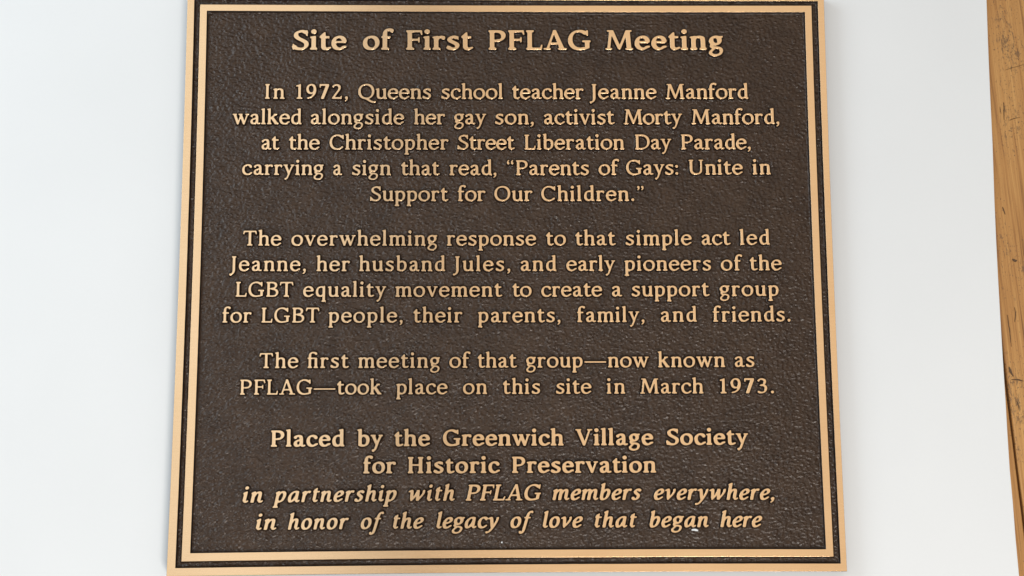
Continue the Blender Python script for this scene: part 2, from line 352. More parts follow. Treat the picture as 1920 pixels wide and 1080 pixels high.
def i_m(g): g.stem(100, 0, XH - 60); ihead(g, 100, XH); i_arch(g, 100, 232, False); i_arch(g, 332, 232); g.adv = 694
def i_h(g): g.stem(100, 0, ASC - 60); ihead(g, 100, ASC); i_arch(g, 100); g.adv = 470
def i_r(g): g.stem(100, 0, XH - 60); ihead(g, 100, XH); g.stroke([(108, 260), (165, 380), (225, 440), (295, 440)]); g.disc(300, 420, g.s * .72); g.adv = 352
def i_o(g): g.stroke(ell(235, XH / 2, 215 - g.nib[0], XH / 2 + 10 - g.nib[1] * 1.12), raw=True); g.adv = 470
def i_a(g):
    g.stroke([(365, 425), (290, 450), (190, 420), (100, 300), (85, 150), (130, 40), (205, 40), (290, 130), (365, 290)])
    g.stem(365, 80, XH - 10); iexit(g, 365); g.adv = 500
def i_b(g):
    g.stem(100, 80, ASC - 60); ihead(g, 100, ASC); g.stroke([(105, 270), (180, 400), (270, 445), (355, 390), (370, 250), (310, 90), (215, 30), (140, 35), (98, 110)]); g.adv = 450
def i_c(g):
    c = ell(240, XH / 2, 218 - g.nib[0], XH / 2 + 10 - g.nib[1] * 1.12, 50, 315, 36); g.stroke(c, raw=True); g.disc(345, 385, g.s * .85)
    g.stroke([(c[-1][0], c[-1][1]), (392, 110)], (g.nib[0] * .6, g.nib[1], .5)); g.adv = 400
def i_e(g):
    g.stroke([(100, 215), (230, 240), (330, 300), (345, 385), (270, 448), (170, 415), (95, 300), (85, 150), (140, 45), (240, 30), (350, 105)]); g.adv = 410
def i_f(g):
    g.stroke([(0, -195), (60, -215), (115, -150), (140, 0), (165, 300), (195, 560), (250, 680), (320, 700)], (g.nib[0] * .9, g.nib[1], g.nib[2])); g.disc(345, 672, g.s * .72)
    g.disc(-8, -170, g.s * .75); bar(g, 60, 320, 440, g.t * .95); g.adv = 330
def i_g(g): g_g(g); g.adv = 450
def i_p(g):
    g.stem(100, DSC, XH - 60); ihead(g, 100, XH); g.foot(100, DSC)
    g.stroke([(105, 260), (180, 395), (275, 445), (365, 385), (378, 250), (325, 90), (235, 28), (165, 28), (110, 70)]); g.adv = 460
def i_s(g):
    g.stroke([(300, 395), (235, 446), (150, 430), (115, 350), (160, 280), (250, 215), (275, 130), (220, 40), (120, 28), (65, 75)]); g.disc(300, 395, g.s * .7); g.disc(62, 92, g.s * .75); g.adv = 360
def i_t(g): g.stem(125, 90, 560); g.poly((125 - g.s, 440), (125 + g.s, 440), (125 + g.s, 605), (125 + g.s - 30, 605), (30, 470), (30, 430)); bar(g, 30, 290, 440, g.t); iexit(g, 125); g.adv = 300
def i_v(g):
    g.stroke([(38, 415), (90, 440), (125, 380), (165, 100)]); g.stroke([(165, 40), (290, 190), (365, 330), (370, 440)], (g.nib[0] * .72, g.nib[1], g.nib[2])); g.disc(362, 425, g.s * .75); g.poly((110, 200), (225, 200), (190, -5), (150, -5)); g.adv = 440
def i_w(g):
    g.stroke([(38, 415), (90, 440), (125, 380), (160, 100)]); g.stroke([(165, 40), (280, 200), (350, 400)], (g.nib[0] * .72, g.nib[1], g.nib[2])); g.poly((105, 200), (220, 200), (185, -5), (145, -5))
    g.diag(415, 10, 365, XH - 10, g.s); g.stroke([(420, 40), (530, 190), (605, 330), (610, 440)], (g.nib[0] * .72, g.nib[1], g.nib[2])); g.disc(602, 425, g.s * .75); g.adv = 680
def i_y(g):
    g.stroke([(38, 415), (95, 440), (135, 380), (205, 110), (235, 30)]); g.stroke([(385, 440), (365, 300), (270, 60), (150, -130), (40, -195)], (g.nib[0] * .72, g.nib[1], g.nib[2])); g.disc(30, -180, g.s * .8); g.disc(380, 425, g.s * .7); g.adv = 450

NAMES = {',': 'comma', '.': 'period', ':': 'colon', '\u201c': 'lq', '\u201d': 'rq', '\u2014': 'dash', '\ufb01': 'fi'}

def seg_dist(X, Y, P, nib):
    a, b, th = nib; c, s = math.cos(th), math.sin(th)
    u = (X * c + Y * s) / a; v = (-X * s + Y * c) / b
    pu = (P[:, 0] * c + P[:, 1] * s) / a; pv = (-P[:, 0] * s + P[:, 1] * c) / b
    best = np.full(X.shape, 1e9)
    for i in range(len(P) - 1):
        du, dv = pu[i + 1] - pu[i], pv[i + 1] - pv[i]; L = du * du + dv * dv + 1e-12
        t = np.clip(((u - pu[i]) * du + (v - pv[i]) * dv) / L, 0, 1)
        best = np.minimum(best, (u - pu[i] - t * du) ** 2 + (v - pv[i] - t * dv) ** 2)
    return (np.sqrt(best) - 1) * (a + b) * .5

def poly_dist(X, Y, P):
    best = np.full(X.shape, 1e9); ins = np.zeros(X.shape, bool); n = len(P)
    for i in range(n):
        (x0, y0), (x1, y1) = P[i], P[(i + 1) % n]; dx, dy = x1 - x0, y1 - y0; L = dx * dx + dy * dy + 1e-9
        t = np.clip(((X - x0) * dx + (Y - y0) * dy) / L, 0, 1)
        best = np.minimum(best, (X - x0 - t * dx) ** 2 + (Y - y0 - t * dy) ** 2)
        if dy:
            c = ((y0 > Y) != (y1 > Y)) & (X < dx * (Y - y0) / dy + x0); ins ^= c
    d = np.sqrt(best); return np.where(ins, -d, d)

def contours(F, x0, y0, h):
    """zero contours of F by marching squares, as closed loops (inside = F < 0 on the left)"""
    ny, nx = F.shape; edge = {}; nxt = {}
    S = F < 0
    idx = S[:-1, :-1] * 1 + S[:-1, 1:] * 2 + S[1:, 1:] * 4 + S[1:, :-1] * 8
    def pt(kind, j, i):
        k = (kind, j, i)
        if k not in edge:
            if kind == 0: a, b = F[j, i], F[j, i + 1]; t = a / (a - b); edge[k] = (x0 + (i + t) * h, y0 + j * h)
            else: a, b = F[j, i], F[j + 1, i]; t = a / (a - b); edge[k] = (x0 + i * h, y0 + (j + t) * h)
        return k
    T = {1: [(3, 0)], 2: [(0, 1)], 3: [(3, 1)], 4: [(1, 2)], 5: [(3, 0), (1, 2)], 6: [(0, 2)], 7: [(3, 2)], 8: [(2, 3)], 9: [(2, 0)],
         10: [(0, 1), (2, 3)], 11: [(2, 1)], 12: [(1, 3)], 13: [(1, 0)], 14: [(0, 3)]}
    for j, i in zip(*np.nonzero((idx > 0) & (idx < 15))):
        j = int(j); i = int(i)
        E = [(0, j, i), (1, j, i + 1), (0, j + 1, i), (1, j, i)]
        for a, b in T[int(idx[j, i])]: nxt[pt(*E[b])] = pt(*E[a])
    loops = []
    while nxt:
        k0 = next(iter(nxt)); k = k0; lp = []
        while k in nxt: lp.append(edge[k]); k = nxt.pop(k)
        if len(lp) > 8: loops.append(np.array(lp))
    return loops

def thin(P, tol):
    """drop points of a closed loop that lie within tol of the line through their kept neighbours"""
    n = len(P)
    def rec(a, b):
        if b - a < 2: return []
        A, B = P[a], P[b % n]; d = B - A; L = math.hypot(*d) + 1e-9
        q = P[a + 1:b]; e = abs((q[:, 0] - A[0]) * d[1] - (q[:, 1] - A[1]) * d[0]) / L
        m = int(e.argmax())
        if e[m] < tol: return []
        m += a + 1; return rec(a, m) + [m] + rec(m, b)
    far = int(((P - P[0]) ** 2).sum(1).argmax())
    return P[[0] + rec(0, far) + [far] + rec(far, n)]

def smooth2(F, sig):
    r = int(3 * sig + .5); k = np.exp(-.5 * (np.arange(-r, r + 1) / sig) ** 2); k /= k.sum()
    F = np.apply_along_axis(lambda v: np.convolve(np.pad(v, r, mode='edge'), k, 'valid'), 0, F)
    return np.apply_along_axis(lambda v: np.convolve(np.pad(v, r, mode='edge'), k, 'valid'), 1, F)

GC = {}
def glyph(ch, bold, italic, dw=0):
    """closed outlines of one character in 1/1000 em, and its advance"""
    key = (ch, bold, italic, dw)
    if key in GC: return GC[key]
    g = Glyph(bold, italic, dw); nm = NAMES.get(ch, ch)
    fn = globals().get('i_' + nm) if italic else None
    (fn or globals()['g_' + nm])(g)
    h = 8.0; pts = [p for p in g.ps] + [s[0] for s in g.ss] + [np.array([(d[0], d[1])]) for d in g.ds]
    A = np.concatenate(pts); x0, y0 = A.min(0) - 130; x1, y1 = A.max(0) + 130
    X, Y = np.meshgrid(np.arange(x0, x1, h), np.arange(y0, y1, h))
    F = np.full(X.shape, 1e9)
    for p in g.ps: F = np.minimum(F, poly_dist(X, Y, p))
    for P, nib in g.ss: F = np.minimum(F, seg_dist(X, Y, P, nib))
    for x, y, r in g.ds: F = np.minimum(F, np.hypot(X - x, Y - y) - r)
    F = smooth2(np.clip(F, -32, 32), 1.7)
    loops = [thin(l, 1.3) for l in contours(F, x0, y0, h)]
    if g.slant: loops = [np.stack([l[:, 0] + g.slant * l[:, 1], l[:, 1]], 1) for l in loops]
    GC[key] = (loops, g.adv); return GC[key]

def set_word(text, bold, italic, dw=0, track=0):
    x = 0; out = []
    for ch in text:
        loops, adv = glyph(ch, bold, italic, dw)
        out.append([l + np.array([x, 0]) for l in loops]); x += adv + track
    A = np.concatenate([l for c in out for l in c]); return out, A[:, 0].min(), A[:, 0].max()
# every line of the casting: bold, italic, capital height, baseline at the left, middle and right, and each word with its two ends
# (all measured in the photograph's 1920 x 1080 grid and carried onto the plaque's own plane by on_plaque)
LINES = [
 (1, 0, 36.8, (93.3, 93.3, 93.2), [('Site', 547, 650), ('of', 680, 738.3), ('First', 761.3, 887.5), ('PFLAG', 915.8, 1108), ('Meeting', 1135, 1356.3)]),
 (0, 0, 28, (185.3, 185.5, 185.2), [('In', 496.6, 533.4), ('1972,', 554.6, 652.4), ('Queens', 671.4, 808.4), ('school', 827, 943), ('teacher', 960.4, 1094.6), ('Jeanne', 1105.6, 1231.6), ('Manford', 1248, 1403.6)]),
 (0, 0, 28, (233, 233, 232.6), [('walked', 435.4, 565.6), ('alongside', 582.4, 758), ('her', 776, 834.6), ('gay', 851.6, 912), ('son,', 928, 1001), ('activist', 1020, 1153), ('Morty', 1169.4, 1279.6), ('Manford,', 1296.4, 1461.6)]),
 (0, 0, 28, (280.4, 280.4, 279.6), [('at', 490, 524), ('the', 541.6, 599.6), ('Christopher', 617.6, 841), ('Street', 857.6, 965.6), ('Liberation', 983.4, 1171), ('Day', 1191, 1259.4), ('Parade,', 1277.4, 1408)]),
 (0, 0, 28, (328, 328.4, 327), [('carrying', 453.6, 606.6), ('a', 624.6, 641.6), ('sign', 659.6, 733), ('that', 752, 825), ('read,', 842.6, 931), ('\u201cParents', 950.6, 1104.6), ('of', 1122.6, 1161.6), ('Gays:', 1174.4, 1272), ('Unite', 1292, 1393.4), ('in', 1411.4, 1445.6)]),
 (0, 0, 28, (377, 377, 376.4), [('Support', 693.6, 841), ('for', 858, 910.4), ('Our', 927, 998.6), ('Children.\u201d', 1015, 1207.4)]),
 (0, 0, 28.1, (460.6, 460.4, 459), [('The', 455.4, 527.6), ('overwhelming', 546, 820), ('response', 837.6, 1005.6), ('to', 1024, 1061.4), ('that', 1079, 1155), ('simple', 1173, 1297.4), ('act', 1316, 1370.4), ('led', 1387.4, 1444)]),
 (0, 0, 28.1, (508.4, 508.3, 507), [('Jeanne,', 429.6, 573.6), ('her', 593, 656), ('husband', 673, 835), ('Jules,', 849, 957), ('and', 976.4, 1043.6), ('early', 1062, 1154), ('pioneers', 1171, 1333.6), ('of', 1352, 1392.6), ('the', 1406.4, 1466.4)]),
 (0, 0, 28.2, (556.5, 556.4, 555), [('LGBT', 441.6, 549.6), ('equality', 568, 724.2), ('movement', 741, 942), ('to', 961, 997), ('create', 1015, 1129.4), ('a', 1147.6, 1167), ('support', 1184.4, 1331), ('group', 1350, 1460.4)]),
 (0, 0, 28.2, (605, 604.4, 603), [('for', 416.4, 471.4), ('LGBT', 490, 598.4), ('people,', 615.6, 755), ('their', 775, 867), ('parents,', 896, 1051), ('family,', 1082, 1208.6), ('and', 1239.4, 1307), ('friends.', 1337, 1482.6)]),
 (0, 0, 28.4, (690.4, 689.4, 688.2), [('The', 486, 559.4), ('\ufb01rst', 576, 654.4), ('meeting', 671.4, 825), ('of', 842.4, 882.4), ('that', 895.4, 969.6), ('group\u2014now', 986.6, 1217), ('known', 1234, 1360), ('as', 1378, 1415)]),
 (0, 0, 28.5, (740.2, 738.8, 737.5), [('PFLAG\u2014took', 449.6, 715.4), ('place', 742.6, 839.4), ('on', 868, 913.6), ('this', 943, 1013), ('site', 1042.4, 1109.4), ('in', 1137.6, 1172.6), ('March', 1200.4, 1319.4), ('1973.', 1350, 1451.6)]),
 (1, 0, 30.8, (838, 835.8, 834), [('Placed', 507.6, 646), ('by', 669.4, 718), ('the', 739.4, 806.4), ('Greenwich', 830.4, 1057), ('Village', 1079, 1225.4), ('Society', 1249, 1403.4)]),
 (1, 0, 30.8, (888.6, 887, 885.8), [('for', 681, 742.4), ('Historic', 764.4, 937.6), ('Preservation', 960, 1230.6)]),
 (1, 1, 30.2, (942.8, 938.4, 937.3), [('in', 454.4, 493), ('partnership', 511, 744), ('with', 766, 852.6), ('PFLAG', 873, 1014.6), ('members', 1036, 1203.4), ('everywhere,', 1226, 1452.4)]),
 (1, 1, 30.2, (994, 990.2, 988.5), [('in', 479.4, 518), ('honor', 539.6, 654), ('of', 676, 720), ('the', 736.6, 795), ('legacy', 818, 936), ('of', 957, 1000.6), ('love', 1017.4, 1093.4), ('that', 1115, 1194.6), ('began', 1218, 1329), ('here', 1351, 1430)]),
]
# ---------------------------------------------------------------- table of boards, white card
CARD_T = 0.0016
A0 = on_plane(1880, 660, -CARD_T); A1 = on_plane(1920, 976, -CARD_T)
dirv = A1 - A0; dirv /= np.linalg.norm(dirv); gr = math.atan2(dirv[1], dirv[0]) + math.pi / 2     # the boards run this way
table = bpy.data.objects.new('wooden_table', None); C.objects.link(table)
table.location = (A0[0], A0[1], -CARD_T); table.rotation_euler = (0, 0, gr)
tag(table, 'worn honey brown wooden tabletop with dark scratches and specks under the white board', 'table')
def plank(x0, x1):
    """one board in the table's own frame: top at z = 0, long side along y"""
    bm = bmesh.new(); y0, y1, t = -0.75, 0.95, 0.028; r = 0.0011; ny = 160
    prof = [(x0, -t), (x0, -r), (x0 + r * .35, -r * .35), (x0 + r, 0)] + [(x0 + (x1 - x0) * k / 5, 0) for k in range(1, 5)] + [(x1 - r, 0), (x1 - r * .35, -r * .35), (x1, -r), (x1, -t)]
    rows = []
    for j in range(ny + 1):
        y = y0 + (y1 - y0) * j / ny; row = []
        for i, (x, z) in enumerate(prof):
            e = 0
            if i in (2, 3): e = 0.0005 * noise.noise(Vector((x0 * 9, y * 60, 1))) + 0.0003 * noise.noise(Vector((x0, y * 240, 3)))
            if i in (len(prof) - 4, len(prof) - 3): e = 0.0005 * noise.noise(Vector((x1 * 5, y * 70, 8))) + 0.0003 * noise.noise(Vector((x1, y * 260, 5)))
            row.append(bm.verts.new((x + e, y, z + (abs(e) * -.6 if e else 0))))
        rows.append(row)
    for a, b in zip(rows, rows[1:]):
        for i in range(len(prof) - 1): bm.faces.new((a[i], a[i + 1], b[i + 1], b[i]))
        bm.faces.new((a[-1], a[0], b[0], b[-1]))
    bm.faces.new(rows[0][::-1]); bm.faces.new(rows[-1])
    bmesh.ops.recalc_face_normals(bm, faces=bm.faces)
    me = bpy.data.meshes.new('plank'); bm.to_mesh(me); bm.free(); me.materials.append(OAK)
    o = bpy.data.objects.new('plank', me); C.objects.link(o); o.parent = table; return o
g = 0.0005
edges = [-0.93, -0.80, -0.665, -0.54, -0.40, -0.27, -0.135, 0.0, 0.125, 0.26]
for a, b in zip(edges, edges[1:]): plank(a + (g if a else .0008), b - (g if b else .0008))
M = Mat('dark_scratch'); M.set(Base_Color=(0.12, 0.065, 0.03, 1), Roughness=0.8); SCR = M.m
# two long scratches and several short gouges, sunk into the boards as thin dark grooves
inv = Matrix.Rotation(-gr, 4, 'Z')
def to_table(px, py):
    q = on_plane(px, py, -CARD_T) - A0; return inv @ Vector((q[0], q[1], 0))
def scratch(pts, w):
    P = [to_table(*p) for p in pts]; Q = []
    for a, b in zip(P, P[1:]):
        for k in range(6): Q.append(a.lerp(b, k / 6))
    Q.append(P[-1]); vs = []; n = len(Q)
    for i, q in enumerate(Q):
        d = (Q[min(i + 1, n - 1)] - Q[max(i - 1, 0)]).normalized(); s = Vector((-d.y, d.x, 0))
        ww = w * (0.25 + 0.75 * math.sin(math.pi * (i + .5) / n)) * (1 + .5 * noise.noise(q * 400)); j = s * 0.0004 * noise.noise(q * 150 + Vector((3, 1, 0)))
        for k in (-1, 1): vs.append(q + j + s * ww * k + Vector((0, 0, 0.00022)))
        for k in (-.5, .5): vs.append(q + j + s * ww * k + Vector((0, 0, 0.00005)))
    fs = []
    for i in range(n - 1):
        a = 4 * i; b = a + 4; fs += [(a, a + 2, b + 2, b), (a + 2, a + 3, b + 3, b + 2), (a + 3, a + 1, b + 1, b + 3)]
    o = mesh_obj('scratch', vs, fs, [SCR], table); return o
for pts, w in [([(1885, 132), (1921, 120)], .00009), ([(1881, 192), (1883, 205), (1882, 225)], .00035), ([(1892, 226), (1900, 223), (1912, 221)], .00015),
               ([(1888, 590), (1893, 620), (1896, 650)], .0003), ([(1902, 576), (1904, 592), (1903, 604)], .0003),
               ([(1891, 688), (1895, 698), (1900, 706)], .0007), ([(1896, 712), (1908, 712), (1919, 715)], .0004), ([(1880, 388), (1882, 394), (1884, 402)], .0004),
               ([(1898, 486), (1903, 489), (1907, 488)], .0008), ([(1875, 200), (1877, 214)], .0002), ([(1906, 752), (1909, 760), (1910, 768)], .0003)]:
    scratch(pts, w)

P0 = on_plane(1850.5, 0, 0); P1 = on_plane(1912, 1080, 0); ed = (P1 - P0) / np.linalg.norm(P1 - P0)
top = P0 - ed * 0.06; bot = P1 + ed * 0.12
def card():
    bm = bmesh.new(); L = -0.62
    q = [Vector((L, top[1], 0)), Vector((L, bot[1], 0)), Vector((bot[0], bot[1], 0))]
    EDGEPX = [(1911, 1080), (1904.5, 1010), (1899.5, 945), (1893.5, 880), (1889, 810), (1885.6, 750), (1880.7, 675), (1875.6, 590), (1871.6, 520), (1867.8, 445), (1864.8, 375), (1861.3, 270), (1856.5, 170), (1852.8, 80), (1850, 0)]
    q += [Vector((*on_plane(x, y, 0), 0)) for x, y in EDGEPX] + [Vector((top[0], top[1], 0))]
    vt = [bm.verts.new(p) for p in q]; f = bm.faces.new(vt)
    r = bmesh.ops.extrude_face_region(bm, geom=[f]); 
    for e in r['geom']:
        if isinstance(e, bmesh.types.BMVert): e.co.z -= CARD_T - 0.0001
    bmesh.ops.recalc_face_normals(bm, faces=bm.faces)
    bmesh.ops.bevel(bm, geom=[e for e in bm.edges], offset=0.00025, segments=2, affect='EDGES', profile=.5)
    me = bpy.data.meshes.new('white_board'); bm.to_mesh(me); bm.free(); me.materials.append(CARD)
    o = bpy.data.objects.new('white_board', me); C.objects.link(o)
    return tag(o, 'smooth white mounting board lying on the wooden table beneath the bronze plaque', 'board')
card()

# ---------------------------------------------------------------- the plaque
plaque = bpy.data.objects.new('memorial_plaque', None); C.objects.link(plaque)
tag(plaque, 'square cast bronze plaque with brown grained field and raised golden lettering on white board', 'plaque')
RELIEF = 0.0021
ZT = THICK; ZF = THICK - RELIEF

def quad(tl, tr, br_, bl): return [on_plaque(*q) for q in (bl, br_, tr, tl)]           # counter-clockwise from below left
IN_OUT = quad((375.7, 8.6), (1521.2, 10.8), (1562.7, 1043.4), (340.4, 1052.6))
IN_IN = quad((387.6, 19.8), (1509.6, 22.3), (1549.2, 1030.2), (356.2, 1037.6))
def inset(Q, d):
    out = []; n = 4
    for i in range(4):
        a, b, c = Q[i - 1], Q[i], Q[(i + 1) % 4]; u = (b - a) / np.linalg.norm(b - a); w = (c - b) / np.linalg.norm(c - b)
        n1 = np.array([-u[1], u[0]]); n2 = np.array([-w[1], w[0]])
        A_ = np.array([n1, n2]); out.append(np.linalg.solve(A_, np.array([n1 @ b + d, n2 @ b + d])))
    return out
OUT_IN = quad((364.2, -3.6), (1533.6, 1.8), (1576.7, 1057.0), (328.2, 1065.6))
OUT_OUT = inset(OUT_IN, -0.0041)
OUT_OUT[0] = on_plaque(312.3, 1080.4); OUT_OUT[1] = on_plaque(1588.0, 1071.0)
o2 = on_plaque(1544.3, -10); o3 = on_plaque(352.2, -15); OUT_OUT[2] = o2; OUT_OUT[3] = o3

BOW = (0.0009, 0.00090, 0.0003, 0.00095)        # the four sides of the casting draw in a hair at their middles (below, right, above, left)
def rim(name, outer, inner, prof_out, prof_in, seed, mats=None):
    """a rectangular rim between two outlines; profiles are (distance out of the face, height, material) going down both sides"""
    SEG = 150; rings = []
    for d, z, m, w in prof_out[::-1]: rings.append((inset(outer, -d), z, m, w, 1))
    for d, z, m, w in prof_in: rings.append((inset(inner, d), z, m, w, -1))
    vs = []; 
    for ri, (Q, z, m, w, sgn) in enumerate(rings):
        for s in range(4):
            a, b = Q[s], Q[(s + 1) % 4]; u = (b - a) / np.linalg.norm(b - a); nn = np.array([u[1], -u[0]])
            for k in range(SEG):
                t = k / SEG; p = a + (b - a) * t; fade = min(1, 8 * min(t, 1 - t))
                e = w * fade * (noise.noise(Vector((p[0] * 260, p[1] * 260, seed + sgn * 5))) + .6 * noise.noise(Vector((p[0] * 45, p[1] * 45, seed + 3))))
                q = p + nn * (e - BOW[s] * 4 * t * (1 - t)); vs.append((q[0], q[1], z))
    N = SEG * 4; fs = []; mi = []; sm = []
    for r in range(len(rings) - 1):
        m = max(rings[r][2], rings[r + 1][2])
        for k in range(N):
            k2 = (k + 1) % N; fs.append((r * N + k, r * N + k2, (r + 1) * N + k2, (r + 1) * N + k)); mi.append(m); sm.append(r != len(prof_out) - 1)
    return mesh_obj(name, vs, fs, mats or [BRONZE, EDGE, PATINA], plaque, mi, sm)
mm = 0.001; w_ = 0.00006
fillet = [(0, ZT, 0, w_), (0.08 * mm, ZT - .04 * mm, 0, w_), (0.20 * mm, ZT - .16 * mm, 1, w_), (0.45 * mm, ZT - 1.2 * mm, 1, w_),
          (0.70 * mm, ZT - 1.62 * mm, 1, w_), (0.98 * mm, ZF + .16 * mm, 2, w_), (1.4 * mm, ZF - .05 * mm, 2, w_)]
outside = [(0, ZT, 0, w_ * .2), (0.08 * mm, ZT - .06 * mm, 0, w_ * .2), (0.14 * mm, ZT - .2 * mm, 1, w_ * .2), (0.4 * mm, ZT - 4 * mm, 1, w_), (0.6 * mm, 0.0003, 1, w_)]
rim('outer_border', OUT_OUT, OUT_IN, outside, fillet, 1)
rim('inner_border', IN_OUT, IN_IN, fillet, fillet, 2)

# the sunk grained field: the pebbled sand-cast skin is real relief
def pebbles(X, Y, cell, seed):
    """1 at the middle of each pebble falling to 0 in the creases between them"""
    rs = np.random.RandomState(seed); n = 512; jx = rs.rand(n, n); jy = rs.rand(n, n); hh = rs.rand(n, n)
    gx, gy = X / cell, Y / cell; ix, iy = np.floor(gx).astype(int), np.floor(gy).astype(int)
    d1 = np.full(X.shape, 9.0); d2 = np.full(X.shape, 9.0); h1 = np.zeros(X.shape)
    for a in (-1, 0, 1):
        for b in (-1, 0, 1):
            cx, cy = ix + a, iy + b; k = (cx % n, cy % n)
            d = np.hypot(cx + jx[k] - gx, cy + jy[k] - gy); nearer = d < d1
            d2 = np.where(nearer, d1, np.minimum(d2, d)); h1 = np.where(nearer, hh[k], h1); d1 = np.where(nearer, d, d1)
    return (.65 * np.exp(-(d1 / .42) ** 2) + .35 * np.clip((d2 - d1) / .8, 0, 1)) * (.3 + .7 * h1)
def field():
    Q = inset(OUT_IN, -0.0012); nx, ny = 800, 710
    U, V = np.meshgrid(np.linspace(0, 1, nx + 1), np.linspace(0, 1, ny + 1)); U = U[..., None]; V = V[..., None]
    P = (Q[0] * (1 - U) + Q[1] * U) * (1 - V) + (Q[3] * (1 - U) + Q[2] * U) * V; X, Y = P[..., 0], P[..., 1]
    rs = np.random.RandomState(3); wx = np.zeros(X.shape); wy = np.zeros(X.shape)
    for _ in range(14):                                             # a slow warp, so that the grain drifts in direction
        a, b, ph = rs.randn(3) * (160, 160, 9); s = rs.rand() * .0007; wx += s * np.sin(a * X + b * Y + ph); wy += s * np.sin(b * X - a * Y + 2 * ph)
    th = .35 * np.sin(11 * X + 5 * Y + 1) + .25 * np.sin(23 * Y - 7 * X)
    U1 = (X + wx) * np.cos(.2) + (Y + wy) * np.sin(.2); V1 = -(X + wx) * np.sin(.2) + (Y + wy) * np.cos(.2)
    H = .62 * pebbles(U1 * .72 + 5, V1 * 1.08 + 5, .0019, 1) + .38 * pebbles(U1 * .9 + 3, V1 * 1.1 + 7, .0012, 2)
    big = np.sin(52 * X + 31 * Y + 3 * np.sin(40 * Y)) * np.sin(47 * Y - 29 * X + 2 * np.sin(35 * X))
    Z = ZF - .00034 + H * (.00125 + .0002 * big) + .00006 * big
    co = np.stack([X, Y, Z], -1).reshape(-1, 3).astype(np.float32)
    I = np.arange((nx + 1) * (ny + 1)).reshape(ny + 1, nx + 1)
    F = np.stack([I[:-1, :-1], I[:-1, 1:], I[1:, 1:], I[1:, :-1]], -1).reshape(-1, 4).astype(np.int32)
    me = bpy.data.meshes.new('grained_field'); me.vertices.add(len(co)); me.vertices.foreach_set('co', co.ravel())
    me.loops.add(F.size); me.loops.foreach_set('vertex_index', F.ravel()); me.polygons.add(len(F))
    me.polygons.foreach_set('loop_start', np.arange(0, F.size, 4, dtype=np.int32)); me.polygons.foreach_set('use_smooth', np.ones(len(F), bool))
    me.update(calc_edges=True); me.materials.append(PATINA)
    o = bpy.data.objects.new('grained_field', me); C.objects.link(o); o.parent = plaque; return o
field()

TC = {}
def shoelace(l): return 0.5 * float(np.sum(l[:, 0] * np.roll(l[:, 1], -1) - np.roll(l[:, 0], -1) * l[:, 1]))
def inside(p, l):
    x, y = p; a, b = l, np.roll(l, -1, 0); c = (a[:, 1] > y) != (b[:, 1] > y)
    return bool(np.sum(c & (x < (b[:, 0] - a[:, 0]) * (y - a[:, 1]) / (b[:, 1] - a[:, 1] + 1e-12) + a[:, 0])) % 2)
def tris(key, loops):
    """triangles of the face, each outer outline together with the holes that lie in it"""
    if key not in TC:
        off = np.cumsum([0] + [len(l) for l in loops]); out = []
        for i, l in enumerate(loops):
            if shoelace(l) * orient < 0: continue
            grp = [i] + [j for j, h in enumerate(loops) if shoelace(h) * orient < 0 and inside(h[0], l)]
            ids = [off[g] + q for g in grp for q in range(len(loops[g]))]
            for t in tessellate_polygon([[Vector((x, y, 0)) for x, y in loops[g]] for g in grp]): out.append(tuple(int(ids[q]) for q in t))
        TC[key] = out
    return TC[key]
SIDE = [(0.0, 0.0, 0), (0.08 * mm, .05 * mm, 0), (0.15 * mm, .16 * mm, 1), (0.45 * mm, 1.1 * mm, 1), (0.76 * mm, 1.74 * mm, 1), (1.02 * mm, RELIEF - .12 * mm, 2), (1.35 * mm, RELIEF + .08 * mm, 2)]

